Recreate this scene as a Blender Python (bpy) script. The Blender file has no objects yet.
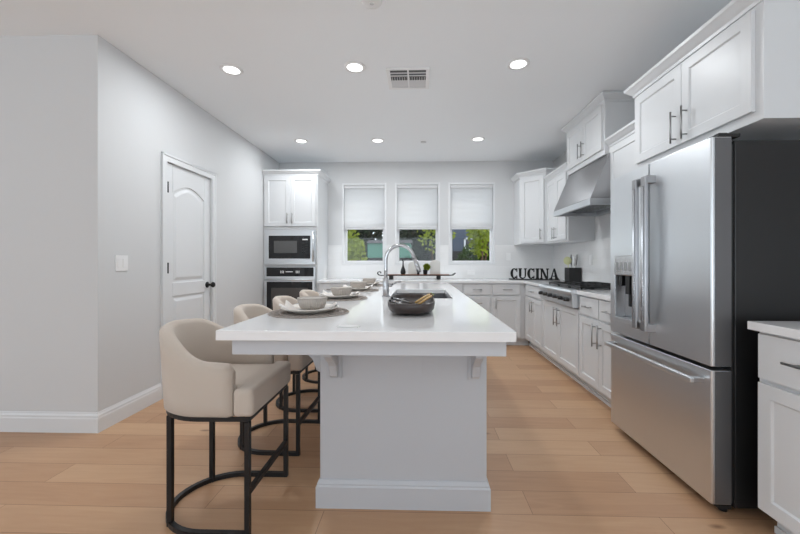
import bpy, bmesh, math, random
from mathutils import Vector, Matrix
C = bpy.context.scene
COL = C.collection
PI = math.pi
random.seed(7)

# ------------------------------------------------------------------ camera
YAW = math.atan(0.029)
cd = bpy.data.cameras.new('camera'); cam = bpy.data.objects.new('camera', cd); COL.objects.link(cam)
cam.location = (0, 0, 1.173); cam.rotation_euler = (PI/2, 0, YAW)
cd.sensor_width = 36; cd.lens = 365*36/800; cd.shift_x = -9/800; cd.shift_y = -5/800; cd.clip_start = 0.02
C.camera = cam
# ------------------------------------------------------------------ world, sun, large lights, exposure
w = bpy.data.worlds.new('World'); C.world = w; w.use_nodes = True
bg = w.node_tree.nodes['Background']; bg.inputs[0].default_value = (0.82, 0.915, 1.0, 1); bg.inputs[1].default_value = 2.1
sl = bpy.data.lights.new('sun', 'SUN'); so = bpy.data.objects.new('sun', sl); COL.objects.link(so)
sl.energy = 3.0; sl.angle = 0.02; sl.color = (1, .95, .86)
so.rotation_euler = Vector((-0.62, -0.34, -0.80)).to_track_quat('-Z', 'Y').to_euler()
def area(name, loc, size, power, direction, color=(1, 1, 1), shape='RECTANGLE'):
    l = bpy.data.lights.new(name, 'AREA'); o = bpy.data.objects.new(name, l); COL.objects.link(o)
    l.shape = shape; l.size = size[0]; l.size_y = size[1]; l.energy = power; l.color = color
    o.location = loc; o.rotation_euler = Vector(direction).to_track_quat('-Z', 'Y').to_euler(); return o
area('daylight_south_window', (-1.5, -4.35, 1.25), (5.4, 2.0), 5, (0, 1, 0.5), (.86, .94, 1))
area('daylight_west_window', (-5.9, -0.9, 1.4), (4.6, 2.2), 6, (1, 0.12, .4), (.86, .94, 1))
area('added_ceiling_fill', (.8, -2.2, .75), (1.4, 1.4), 70, (0, .12, 1), (.84, .93, 1))  # added unseen area lamp aimed up to brighten the ceiling; no fixture here
for nm, px in (('daylight_left_kitchen_window', -.87), ('daylight_middle_kitchen_window', -.03), ('daylight_right_kitchen_window', .81)):
    area(nm, (px, 5.95, 1.40), (.62, .50), .8, (0, -1, .15), (.92, .97, 1))
C.view_settings.view_transform = 'Standard'; C.view_settings.look = 'None'
C.view_settings.exposure = 0.10; C.view_settings.gamma = 1.0; C.view_settings.use_curve_mapping = False
try:
    C.cycles.use_denoising = True; C.cycles.max_bounces = 10; C.cycles.diffuse_bounces = 6
    C.cycles.sample_clamp_indirect = 6.0
except Exception: pass

# ------------------------------------------------------------------ materials
def srgb(r, g, b):
    f = lambda c: (c/255/12.92) if c/255 <= .04045 else ((c/255+.055)/1.055)**2.4
    return (f(r), f(g), f(b), 1)
def mat(name, col, rough=.5, metal=0, bump=0, scale=50, coat=0, spec=.5, sheen=0, vary=0):
    m = bpy.data.materials.new(name); m.use_nodes = True; nt = m.node_tree; p = nt.nodes['Principled BSDF']
    p.inputs['Base Color'].default_value = col; p.inputs['Roughness'].default_value = rough
    p.inputs['Metallic'].default_value = metal; p.inputs['Coat Weight'].default_value = coat
    p.inputs['Specular IOR Level'].default_value = spec; p.inputs['Sheen Weight'].default_value = sheen
    tc = nt.nodes.new('ShaderNodeTexCoord'); n = nt.nodes.new('ShaderNodeTexNoise')
    n.inputs['Scale'].default_value = scale; n.inputs['Detail'].default_value = 4
    nt.links.new(tc.outputs['Object'], n.inputs['Vector'])
    if bump:
        b = nt.nodes.new('ShaderNodeBump'); b.inputs['Strength'].default_value = bump; b.inputs['Distance'].default_value = .002
        nt.links.new(n.outputs['Fac'], b.inputs['Height']); nt.links.new(b.outputs['Normal'], p.inputs['Normal'])
    if vary:
        mx = nt.nodes.new('ShaderNodeMix'); mx.data_type = 'RGBA'
        mx.inputs['A'].default_value = col; mx.inputs['B'].default_value = tuple(c*(1-vary) for c in col[:3])+(1,)
        nt.links.new(n.outputs['Fac'], mx.inputs['Factor']); nt.links.new(mx.outputs['Result'], p.inputs['Base Color'])
    return m
M = {}
M['wall'] = mat('wall_paint', (.63, .635, .64, 1), .75, bump=.15, scale=140, spec=.2)
M['ceiling'] = mat('ceiling_paint', (.865, .89, .91, 1), .85, bump=.15, scale=120, spec=.15)
M['trim'] = mat('white_trim_paint', (.70, .71, .72, 1), .38)
M['cabinet'] = mat('white_cabinet_paint', (.67, .68, .69, 1), .36)
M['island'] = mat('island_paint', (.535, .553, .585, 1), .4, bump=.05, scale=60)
M['quartz'] = mat('white_quartz', (.82, .82, .825, 1), .10, scale=22, vary=.03, spec=.6)
M['black'] = mat('black_metal', (.016, .016, .017, 1), .42, metal=.3)
M['blackglass'] = mat('black_glass', (.012, .012, .014, 1), .07)
M['ink'] = mat('matte_black_paint', (.006, .006, .006, 1), .5, spec=.3)
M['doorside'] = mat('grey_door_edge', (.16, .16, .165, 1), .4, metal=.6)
M['castiron'] = mat('cast_iron', (.02, .02, .021, 1), .55, bump=.2, scale=300)
M['charcoal'] = mat('charcoal_side', (.012, .012, .0125, 1), .4, bump=.05, scale=300)
M['darkgap'] = mat('dark_plastic', (.012, .012, .012, 1), .6)
M['chrome'] = mat('chrome', (.50, .50, .51, 1), .16, metal=1)
M['nickel'] = mat('brushed_nickel', (.36, .36, .36, 1), .33, metal=1)
M['fabric'] = mat('cream_fabric', srgb(198, 186, 174), .9, bump=.5, scale=420, sheen=.25, spec=.15, vary=.05)
M['plate'] = mat('stoneware', srgb(226, 220, 212), .35)
M['bowl'] = mat('ribbed_stoneware', srgb(178, 170, 162), .5, scale=60, vary=.12)
M['napkin'] = mat('linen', srgb(232, 228, 224), .95, bump=.4, scale=500, spec=.1)
M['placemat'] = mat('woven_cord', srgb(168, 158, 150), .8, bump=.5, scale=300, vary=.35)
M['traydark'] = mat('dark_stoneware', srgb(58, 48, 45), .35, scale=30, vary=.25)
M['bamboo'] = mat('light_wood', srgb(216, 176, 112), .5, scale=40, vary=.2)
M['walnut'] = mat('walnut_band', srgb(110, 62, 34), .5)
M['marble'] = mat('pale_marble', srgb(204, 202, 197), .3, scale=12, vary=.12)
M['plantgreen'] = mat('plant_green', srgb(122, 150, 52), .6)
M['spatula'] = mat('pale_silicone', srgb(206, 208, 160), .5)
M['plastic'] = mat('white_plastic', (.8, .8, .8, 1), .3)
M['shadecap'] = mat('shade_rail', (.62, .62, .63, 1), .5)
M['grey'] = mat('grey_interior', (.10, .10, .10, 1), .7)
M['bark'] = mat('bark', srgb(90, 66, 50), .9, bump=1, scale=30, vary=.4)
M['teal'] = mat('teal_paint', srgb(78, 128, 112), .6)
M['siding'] = mat('blue_grey_siding', srgb(72, 82, 98), .7)
M['fence'] = mat('weathered_fence', srgb(52, 50, 50), .85, scale=8, vary=.3)
M['soil'] = mat('soil', srgb(92, 84, 70), .95, scale=6, vary=.3)
M['roofing'] = mat('shingle', srgb(44, 44, 48), .9, scale=20, vary=.3)

def stainless(name, col=(.70, .72, .74, 1), rough=.34, axis='Z'):
    m = mat(name, col, rough, metal=1); nt = m.node_tree; p = nt.nodes['Principled BSDF']
    tc = nt.nodes.new('ShaderNodeTexCoord'); mp = nt.nodes.new('ShaderNodeMapping')
    mp.inputs['Scale'].default_value = (2, 2, 400) if axis == 'Z' else (400, 400, 2)
    n = nt.nodes.new('ShaderNodeTexNoise'); n.inputs['Scale'].default_value = 1.0; n.inputs['Detail'].default_value = 3
    n2 = nt.nodes.new('ShaderNodeTexNoise'); n2.inputs['Scale'].default_value = 2.4; n2.inputs['Detail'].default_value = 1
    nt.links.new(tc.outputs['Object'], mp.inputs['Vector']); nt.links.new(mp.outputs['Vector'], n.inputs['Vector'])
    nt.links.new(tc.outputs['Object'], n2.inputs['Vector'])
    b = nt.nodes.new('ShaderNodeBump'); b.inputs['Strength'].default_value = .03; b.inputs['Distance'].default_value = .001
    b2 = nt.nodes.new('ShaderNodeBump'); b2.inputs['Strength'].default_value = .10; b2.inputs['Distance'].default_value = .02
    nt.links.new(n.outputs['Fac'], b.inputs['Height']); nt.links.new(n2.outputs['Fac'], b2.inputs['Height'])
    nt.links.new(b2.outputs['Normal'], b.inputs['Normal']); nt.links.new(b.outputs['Normal'], p.inputs['Normal'])
    p.inputs['Anisotropic'].default_value = .5
    return m
M['steel'] = stainless('brushed_stainless')
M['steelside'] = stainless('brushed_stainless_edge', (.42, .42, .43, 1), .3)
M['sink'] = stainless('sink_steel', (.25, .25, .26, 1), .4)

def floor_mat():
    m = bpy.data.materials.new('oak_planks'); m.use_nodes = True; nt = m.node_tree; N = nt.nodes; L = nt.links
    p = N['Principled BSDF']; tc = N.new('ShaderNodeTexCoord')
    mp = N.new('ShaderNodeMapping'); mp.inputs['Location'].default_value = (.45, .07, 0); L.new(tc.outputs['Object'], mp.inputs['Vector'])
    def brick(off, c1, c2):
        b = N.new('ShaderNodeTexBrick'); b.offset = off; b.inputs['Scale'].default_value = 1
        b.inputs['Brick Width'].default_value = 1.55; b.inputs['Row Height'].default_value = .178
        b.inputs['Mortar Size'].default_value = .0013; b.inputs['Mortar Smooth'].default_value = .3
        b.inputs['Color1'].default_value = c1; b.inputs['Color2'].default_value = c2; b.inputs['Mortar'].default_value = (.5, .5, .5, 1)
        L.new(mp.outputs['Vector'], b.inputs['Vector']); return b
    b = brick(.37, (0, 0, 0, 1), (1, 1, 1, 1))
    # grain, shifted per plank
    sep = N.new('ShaderNodeVectorMath'); sep.operation = 'MULTIPLY_ADD'
    comb = N.new('ShaderNodeCombineXYZ'); L.new(b.outputs['Color'], comb.inputs[2])
    sc = N.new('ShaderNodeVectorMath'); sc.operation = 'SCALE'; sc.inputs['Scale'].default_value = 9; L.new(comb.outputs[0], sc.inputs[0])
    ad = N.new('ShaderNodeVectorMath'); ad.operation = 'ADD'; L.new(mp.outputs['Vector'], ad.inputs[0]); L.new(sc.outputs[0], ad.inputs[1])
    m2 = N.new('ShaderNodeMapping'); m2.inputs['Scale'].default_value = (1.3, 13, 1); L.new(ad.outputs[0], m2.inputs['Vector'])
    n = N.new('ShaderNodeTexNoise'); n.inputs['Scale'].default_value = 1.6; n.inputs['Detail'].default_value = 7; n.inputs['Roughness'].default_value = .6
    n.inputs['Distortion'].default_value = 1.2; L.new(m2.outputs[0], n.inputs['Vector'])
    nb = N.new('ShaderNodeTexNoise'); nb.inputs['Scale'].default_value = 1.1; nb.inputs['Detail'].default_value = 3; L.new(ad.outputs[0], nb.inputs['Vector'])
    r = N.new('ShaderNodeValToRGB'); e = r.color_ramp.elements
    e[0].position = 0; e[0].color = srgb(150, 112, 82); e[1].position = 1; e[1].color = srgb(204, 167, 132)
    x = e.new(.5); x.color = srgb(184, 144, 111)
    m1 = N.new('ShaderNodeMath'); m1.operation = 'MULTIPLY'; m1.inputs[1].default_value = .48; L.new(b.outputs['Color'], m1.inputs[0])
    mA = N.new('ShaderNodeMath'); mA.operation = 'MULTIPLY_ADD'; mA.inputs[1].default_value = .55; L.new(n.outputs['Fac'], mA.inputs[0]); L.new(m1.outputs[0], mA.inputs[2])
    mB = N.new('ShaderNodeMath'); mB.operation = 'MULTIPLY_ADD'; mB.inputs[1].default_value = .25; L.new(nb.outputs['Fac'], mB.inputs[0]); L.new(mA.outputs[0], mB.inputs[2])
    L.new(mB.outputs[0], r.inputs[0])
    # knots
    v = N.new('ShaderNodeTexVoronoi'); v.inputs['Scale'].default_value = 1.5; m3 = N.new('ShaderNodeMapping'); m3.inputs['Scale'].default_value = (1, 2.4, 1)
    L.new(mp.outputs['Vector'], m3.inputs['Vector']); L.new(m3.outputs[0], v.inputs['Vector'])
    kr = N.new('ShaderNodeValToRGB'); kr.color_ramp.elements[0].position = .02; kr.color_ramp.elements[0].color = (.75, .75, .75, 1)
    kr.color_ramp.elements[1].position = .07; kr.color_ramp.elements[1].color = (0, 0, 0, 1); L.new(v.outputs['Distance'], kr.inputs[0])
    kx = N.new('ShaderNodeMix'); kx.data_type = 'RGBA'; L.new(kr.outputs[0], kx.inputs['Factor']); L.new(r.outputs[0], kx.inputs['A']); kx.inputs['B'].default_value = srgb(104, 70, 48)
    mx = N.new('ShaderNodeMix'); mx.data_type = 'RGBA'; mx.inputs['B'].default_value = srgb(120, 84, 58)
    L.new(b.outputs['Fac'], mx.inputs['Factor']); L.new(kx.outputs['Result'], mx.inputs['A']); L.new(mx.outputs['Result'], p.inputs['Base Color'])
    p.inputs['Roughness'].default_value = .42
    bp = N.new('ShaderNodeBump'); bp.inputs['Strength'].default_value = .15; bp.inputs['Distance'].default_value = .002; L.new(n.outputs['Fac'], bp.inputs['Height']); L.new(bp.outputs[0], p.inputs['Normal'])
    return m
M['floor'] = floor_mat()

def tile_mat():
    m = mat('gloss_tile', (.78, .78, .78, 1), .12); nt = m.node_tree; p = nt.nodes['Principled BSDF']
    tc = nt.nodes.new('ShaderNodeTexCoord'); b = nt.nodes.new('ShaderNodeTexBrick')
    sp = nt.nodes.new('ShaderNodeSeparateXYZ'); ad = nt.nodes.new('ShaderNodeMath'); cb = nt.nodes.new('ShaderNodeCombineXYZ')
    nt.links.new(tc.outputs['Object'], sp.inputs[0]); nt.links.new(sp.outputs[0], ad.inputs[0]); nt.links.new(sp.outputs[1], ad.inputs[1])
    nt.links.new(ad.outputs[0], cb.inputs[0]); nt.links.new(sp.outputs[2], cb.inputs[1])
    mp = nt.nodes.new('ShaderNodeMapping'); mp.inputs['Location'].default_value = (0, -.915, 0); nt.links.new(cb.outputs[0], mp.inputs['Vector']); nt.links.new(mp.outputs[0], b.inputs['Vector'])
    b.inputs['Scale'].default_value = 1; b.inputs['Brick Width'].default_value = .405; b.inputs['Row Height'].default_value = .1
    b.inputs['Mortar Size'].default_value = .0016
    b.inputs['Color1'].default_value = (.78, .78, .78, 1); b.inputs['Color2'].default_value = (.75, .75, .75, 1); b.inputs['Mortar'].default_value = (.71, .71, .71, 1)
    nt.links.new(b.outputs['Color'], p.inputs['Base Color'])
    bp = nt.nodes.new('ShaderNodeBump'); bp.invert = True; bp.inputs['Strength'].default_value = .4; bp.inputs['Distance'].default_value = .002
    nt.links.new(b.outputs['Fac'], bp.inputs['Height']); nt.links.new(bp.outputs[0], p.inputs['Normal']); return m
M['tile'] = tile_mat()

def glass_mat():
    m = bpy.data.materials.new('window_glass'); m.use_nodes = True; nt = m.node_tree; nt.nodes.remove(nt.nodes['Principled BSDF'])
    t = nt.nodes.new('ShaderNodeBsdfTransparent'); g = nt.nodes.new('ShaderNodeBsdfGlossy'); g.inputs['Roughness'].default_value = .02
    x = nt.nodes.new('ShaderNodeMixShader'); x.inputs[0].default_value = .03
    nt.links.new(t.outputs[0], x.inputs[1]); nt.links.new(g.outputs[0], x.inputs[2]); nt.links.new(x.outputs[0], nt.nodes['Material Output'].inputs[0]); return m
M['glass'] = glass_mat()
def translucent(name, col, amt, rough=.8):
    m = bpy.data.materials.new(name); m.use_nodes = True; nt = m.node_tree; nt.nodes.remove(nt.nodes['Principled BSDF'])
    d = nt.nodes.new('ShaderNodeBsdfDiffuse'); t = nt.nodes.new('ShaderNodeBsdfTranslucent'); x = nt.nodes.new('ShaderNodeMixShader')
    oi = nt.nodes.new('ShaderNodeTexCoord'); n = nt.nodes.new('ShaderNodeTexNoise'); n.inputs['Scale'].default_value = 9
    nt.links.new(oi.outputs['Object'], n.inputs['Vector'])
    mx = nt.nodes.new('ShaderNodeMix'); mx.data_type = 'RGBA'; mx.inputs['A'].default_value = tuple(c*.75 for c in col[:3])+(1,); mx.inputs['B'].default_value = tuple(min(1, c*1.25) for c in col[:3])+(1,)
    if name != 'shade_cloth': nt.links.new(n.outputs['Fac'], mx.inputs['Factor'])
    else: mx.inputs['A'].default_value = mx.inputs['B'].default_value = col
    nt.links.new(mx.outputs['Result'], d.inputs[0]); nt.links.new(mx.outputs['Result'], t.inputs[0]); x.inputs[0].default_value = amt
    nt.links.new(d.outputs[0], x.inputs[1]); nt.links.new(t.outputs[0], x.inputs[2]); nt.links.new(x.outputs[0], nt.nodes['Material Output'].inputs[0]); return m
M['shade'] = translucent('shade_cloth', (.85, .855, .86, 1), .56)
M['leaf_lime'] = translucent('leaf_lime', srgb(128, 142, 52), .5)
M['leaf_mid'] = translucent('leaf_mid', srgb(56, 76, 34), .3)
M['leaf_dark'] = translucent('leaf_dark', srgb(28, 42, 24), .2)
def emis(name, col, s):
    m = bpy.data.materials.new(name); m.use_nodes = True; p = m.node_tree.nodes['Principled BSDF']
    p.inputs['Emission Color'].default_value = col; p.inputs['Emission Strength'].default_value = s; p.inputs['Base Color'].default_value = (.8, .8, .8, 1); return m
M['lamp'] = emis('lamp_lens', (1, 1, 1, 1), 2.5)
M['display'] = emis('display_digits', (.7, .75, .8, 1), .12)

# ------------------------------------------------------------------ mesh builder
class MB:
    def __init__(s): s.v = []; s.f = []; s.sm = []
    def add(s, vs, fs, smooth=False):
        o = len(s.v); s.v += [tuple(v) for v in vs]; s.f += [tuple(i+o for i in f) for f in fs]; s.sm += [smooth]*len(fs); return s
    def box(s, x0, x1, y0, y1, z0, z1):
        x0, x1 = sorted((x0, x1)); y0, y1 = sorted((y0, y1)); z0, z1 = sorted((z0, z1))
        return s.add([(x0,y0,z0),(x1,y0,z0),(x1,y1,z0),(x0,y1,z0),(x0,y0,z1),(x1,y0,z1),(x1,y1,z1),(x0,y1,z1)],
                     [(0,3,2,1),(4,5,6,7),(0,1,5,4),(1,2,6,5),(2,3,7,6),(3,0,4,7)])
    def prism(s, poly, axis, a, b, smooth=False):
        # poly: 2-D outline; axis: 'x','y','z' extrusion axis
        def P(p, t): return {'x': (t, p[0], p[1]), 'y': (p[0], t, p[1]), 'z': (p[0], p[1], t)}[axis]
        n = len(poly); vs = [P(p, a) for p in poly]+[P(p, b) for p in poly]
        s.add(vs, [tuple(range(n-1, -1, -1)), tuple(range(n, 2*n))]); 
        s.add(vs, [(i, (i+1) % n, n+(i+1) % n, n+i) for i in range(n)], smooth); return s
    def ringslab(s, o, i, z0, z1):
        # rectangular slab with rectangular hole, o/i = (x0,x1,y0,y1)
        def q(r): return [(r[0], r[2]), (r[1], r[2]), (r[1], r[3]), (r[0], r[3])]
        O, I = q(o), q(i); vs = [p+(z,) for z in (z0, z1) for p in O+I]; fs = []
        for k in range(4):
            j = (k+1) % 4
            fs += [(8+k, 8+j, 12+j, 12+k), (k, 4+k, 4+j, j), (k, j, 8+j, 8+k), (4+k, 12+k, 12+j, 4+j)]
        return s.add(vs, fs)
    def tube(s, pts, r, n=10, closed=False, cap=True, square=False):
        pts = [Vector(p) for p in pts]; N = len(pts); rs = r if isinstance(r, (list, tuple)) else [r]*N
        if square: n = 4
        tan = []
        for i in range(N):
            a = pts[(i-1) % N] if (closed or i > 0) else pts[i]; b = pts[(i+1) % N] if (closed or i < N-1) else pts[i]
            tan.append((b-a).normalized())
        up = Vector((0, 0, 1)) if abs(tan[0].z) < .9 else Vector((1, 0, 0))
        nrm = (up-tan[0]*up.dot(tan[0])).normalized(); vs = []
        for i in range(N):
            nrm = (nrm-tan[i]*nrm.dot(tan[i])).normalized(); bn = tan[i].cross(nrm)
            for k in range(n):
                a = 2*PI*k/n+(PI/4 if square else 0); vs.append(pts[i]+(nrm*math.cos(a)+bn*math.sin(a))*rs[i]*(1.414 if square else 1))
        fs = []
        for i in range(N if closed else N-1):
            for k in range(n):
                j = (i+1) % N; fs.append((i*n+k, i*n+(k+1) % n, j*n+(k+1) % n, j*n+k))
        s.add(vs, fs, not square)
        if not closed and cap: s.add(vs, [tuple(range(n-1, -1, -1)), tuple(range((N-1)*n, N*n))])
        return s
    def cyl(s, a, b, r, n=20, r2=None): return s.tube([a, b], [r, r if r2 is None else r2], n)
    def lathe(s, prof, c=(0, 0, 0), n=32, flute=None, axis='z'):
        vs = []
        for (r, z) in prof:
            for k in range(n):
                a = 2*PI*k/n; rr = r*(1+(flute[1]*math.cos(a*flute[0]) if flute else 0)); x, y = rr*math.cos(a), rr*math.sin(a)
                vs.append({'z': (c[0]+x, c[1]+y, c[2]+z), 'y': (c[0]+x, c[1]+z, c[2]+y), 'x': (c[0]+z, c[1]+x, c[2]+y)}[axis])
        fs = [(i*n+k, i*n+(k+1) % n, (i+1)*n+(k+1) % n, (i+1)*n+k) for i in range(len(prof)-1) for k in range(n)]
        s.add(vs, fs, True); s.add(vs, [tuple(range(n-1, -1, -1)), tuple(range((len(prof)-1)*n, len(prof)*n))]); return s
    def molding(s, path, prof, closed=False):
        # path: XY polyline, prof: (out, z), out measured to the right of travel
        P = [Vector(p) for p in path]; N = len(P); rows = []
        for i in range(N):
            a = (P[i]-P[i-1]).normalized() if (i > 0 or closed) else None
            b = (P[(i+1) % N]-P[i]).normalized() if (i < N-1 or closed) else None
            na = Vector((a.y, -a.x)) if a else None; nb = Vector((b.y, -b.x)) if b else None
            if na is None: m = nb
            elif nb is None: m = na
            else: m = (na+nb)/(1+na.dot(nb))
            rows.append([(P[i].x+m.x*o, P[i].y+m.y*o, z) for o, z in prof])
        k = len(prof); vs = [v for r in rows for v in r]; fs = []
        for i in range(N if closed else N-1):
            for j in range(k): fs.append((i*k+j, i*k+(j+1) % k, ((i+1) % N)*k+(j+1) % k, ((i+1) % N)*k+j))
        s.add(vs, fs)
        if not closed: s.add(vs, [tuple(range(k-1, -1, -1)), tuple(range((N-1)*k, N*k))])
        return s
    def shaker(s, x0, x1, z0, z1, y=-.02, t=.02, fw=.058, rec=.009):
        R = [(x0, x1, z0, z1, y+t), (x0, x1, z0, z1, y), (x0+fw, x1-fw, z0+fw, z1-fw, y), (x0+fw+.006, x1-fw-.006, z0+fw+.006, z1-fw-.006, y+rec)]
        vs = []
        for a, b, c, d, yy in R: vs += [(a, yy, c), (b, yy, c), (b, yy, d), (a, yy, d)]
        fs = [(3, 2, 1, 0)]
        for r in range(3):
            for k in range(4):
                j = (k+1) % 4; fs.append((r*4+k, r*4+j, r*4+4+j, r*4+4+k))
        fs.append((12, 13, 14, 15)); return s.add(vs, fs)
    def build(s, name, m, parent=None, bevel=0, seg=2, loc=None, rot=None, subsurf=0):
        me = bpy.data.meshes.new(name); me.from_pydata(s.v, [], s.f)
        bm = bmesh.new(); bm.from_mesh(me)
        for f, q in zip(bm.faces, s.sm): f.smooth = q
        bmesh.ops.remove_doubles(bm, verts=bm.verts, dist=1e-6); bmesh.ops.recalc_face_normals(bm, faces=bm.faces); bm.to_mesh(me); bm.free()
        me.materials.append(M[m] if isinstance(m, str) else m)
        o = bpy.data.objects.new(name, me); COL.objects.link(o)
        if parent: o.parent = parent
        if loc: o.location = loc
        if rot: o.rotation_euler = rot
        if bevel:
            b = o.modifiers.new('bevel', 'BEVEL'); b.width = bevel; b.segments = seg; b.limit_method = 'ANGLE'; b.angle_limit = .6
        if subsurf:
            q = o.modifiers.new('sub', 'SUBSURF'); q.levels = q.render_levels = subsurf
        return o
def tag(o, label, cat, group=None):
    o['label'] = label; o['category'] = cat
    if group: o['group'] = group
    return o
def thing(name, label, cat, loc=(0, 0, 0), rz=0, group=None):
    o = bpy.data.objects.new(name, None); COL.objects.link(o); o.empty_display_size = .1
    o.location = loc; o.rotation_euler = (0, 0, rz); return tag(o, label, cat, group)
def struct(o): o['kind'] = 'structure'; return o
def copy_tree(o, parent=None):
    c = o.copy(); COL.objects.link(c)
    if parent: c.parent = parent
    for ch in list(o.children): copy_tree(ch, c)
    return c
def dup(root, loc, label, rz=None):
    c = copy_tree(root); c.location = loc; c['label'] = label
    if rz is not None: c.rotation_euler = (0, 0, rz)
    return c
def arc(cx, cy, r, a0, a1, n): return [(cx+r*math.cos(a0+(a1-a0)*i/n), cy+r*math.sin(a0+(a1-a0)*i/n)) for i in range(n+1)]

# ------------------------------------------------------------------ room shell
XL, XR, YB, YF, H = -2.217, 2.07, 5.70, 2.452, 2.74
XW, YS = -6.2, -4.5
struct(MB().box(XW, XR+.12, YS, YB+.15, -.1, 0).build('floor', 'floor'))
struct(MB().box(XW-.12, XR+.12, YS-.12, YB+.15, H, H+.12).build('ceiling', 'ceiling'))
b = MB()
WIN = [(-1.218, -.518), (-.385, .318), (.450, 1.170)]; WZ0, WZ1 = 1.134, 2.41
xs = [XL-.12]+[v for p in WIN for v in p]+[XR+.12]
for i in range(0, 8, 2): b.box(xs[i], xs[i+1], YB, YB+.15, 0, H)
for a, c in WIN: b.box(a, c, YB, YB+.15, 0, WZ0); b.box(a, c, YB, YB+.15, WZ1, H)
struct(b.build('wall_back', 'wall'))
struct(MB().box(XR, XR+.12, YS, YB, 0, H).build('wall_right', 'wall'))
DY0, DY1, DZ = 3.128, 3.825, 2.055
b = MB(); b.box(XL-.12, XL, YF, DY0, 0, H); b.box(XL-.12, XL, DY1, YB, 0, H); b.box(XL-.12, XL, DY0, DY1, DZ, H)
struct(b.build('wall_left', 'wall'))
struct(MB().box(XW, XL-.12, YF, YF+.12, 0, H).build('wall_front_left', 'wall'))
b = MB(); b.box(XW-.12, XW, YS, -3.3, 0, H); b.box(XW-.12, XW, 1.5, YF+.12, 0, H); b.box(XW-.12, XW, -3.3, 1.5, 2.5, H); b.box(XW-.12, XW, -3.3, 1.5, 0, .2)
struct(b.build('wall_west', 'wall'))
b = MB(); b.box(XW-.12, -4.2, YS-.12, YS, 0, H); b.box(1.2, XR+.12, YS-.12, YS, 0, H); b.box(-4.2, 1.2, YS-.12, YS, 2.25, H); b.box(-4.2, 1.2, YS-.12, YS, 0, .25)
struct(b.build('wall_south', 'wall'))
BP = [(0, 0), (.015, 0), (.015, .095), (.012, .105), (.012, .115), (.006, .128), (.004, .138), (0, .138)]
struct(MB().molding([(XW, YF), (XL, YF), (XL, 3.06)], BP).build('baseboard_left', 'trim'))
struct(MB().molding([(XL, 3.893), (XL, 5.095)], BP).build('baseboard_left_far', 'trim'))

# interior door in the left wall: local x -> +Y, front faces +X
d = thing('door_1', 'x', 'x', (XL, DY0, 0), PI/2); del d['label']; del d['category']; struct(d)
DW = DY1-DY0; CP = [(0, 0), (.016, 0), (.018, .012), (.012, .03), (.012, .055), (.006, .065), (0, .065)]
def casing():
    b = MB(); w_ = .065
    b.box(-w_, 0, -.014, 0, 0, DZ+w_); b.box(DW, DW+w_, -.014, 0, 0, DZ+w_); b.box(0, DW, -.014, 0, DZ, DZ+w_)
    b.box(-w_, -w_+.018, -.02, 0, 0, DZ+w_); b.box(DW+w_-.018, DW+w_, -.02, 0, 0, DZ+w_); b.box(-w_, DW+w_, -.02, 0, DZ+w_-.018, DZ+w_)
    return b
casing().build('door_casing', 'trim', d, bevel=.003)
b = MB(); yb = .028; yf = .012; g = .004
sx0, sx1 = g, DW-g; sl_, sr = .105, DW-.105; top = DZ-g
b.box(sx0, sx1, yb-.006, yb+.02, .01, top)                       # recessed core
b.box(sx0, sl_, yf, yb, .01, top); b.box(sr, sx1, yf, yb, .01, top)   # stiles
b.box(sl_, sr, yf, yb, .01, .22); b.box(sl_, sr, yf, yb, .86, .985)   # bottom rail, lock rail
def archpts(x0, x1, zb, zr, n=16):
    return [(x0+(x1-x0)*i/n, zb+zr*math.sin(PI*i/n)**1.0*1.0) for i in range(n+1)]
ar = archpts(sl_, sr, 1.80, .085)
b.prism([(sr, top), (sl_, top)]+ar, 'y', yf, yb)
leaf = b.build('door_leaf', 'trim', d, bevel=.004)
def raised(outline, name):
    cx = sum(p[0] for p in outline)/len(outline); cz = sum(p[1] for p in outline)/len(outline); b = MB(); n = len(outline)
    def ins(k): 
        xs_ = [p[0] for p in outline]; zs_ = [p[1] for p in outline]; hx = (max(xs_)-min(xs_))/2; hz = (max(zs_)-min(zs_))/2
        mx, mz = (max(xs_)+min(xs_))/2, (max(zs_)+min(zs_))/2
        return [(mx+(p[0]-mx)*(1-k/hx), mz+(p[1]-mz)*(1-k/hz)) for p in outline]
    L3 = [(ins(.012), yb-.005), (ins(.020), yb-.006), (ins(.045), yf+.002), (ins(.05), yf+.001)]
    vs = [(x, y, z) for o, y in L3 for x, z in o]
    b.add(vs, [(r*n+i, r*n+(i+1) % n, (r+1)*n+(i+1) % n, (r+1)*n+i) for r in range(3) for i in range(n)]); b.add(vs, [tuple(range(3*n, 4*n))])
    return b.build(name, 'trim', leaf)
raised([(sl_, .985), (sr, .985)]+list(reversed(ar)), 'door_panel')
raised([(sl_, .22), (sr, .22), (sr, .86), (sl_, .86)], 'door_panel')
b = MB()
b.lathe([(.031, .012), (.031, .005), (.02, 0), (.013, -.004), (.012, -.03), (.02, -.036), (.028, -.048), (.028, -.058), (.02, -.068), (.004, -.07)], (DW-.06, 0, .935), 24, axis='y')
b.build('door_knob', 'ink', leaf)
for z in (1.83, 1.12, .25): MB().box(.001, .018, -.010, .012, z-.045, z+.045).cyl((.007, -.013, z-.047), (.007, -.013, z+.047), .007, 10).build('door_hinge', 'ink', leaf)

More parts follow.
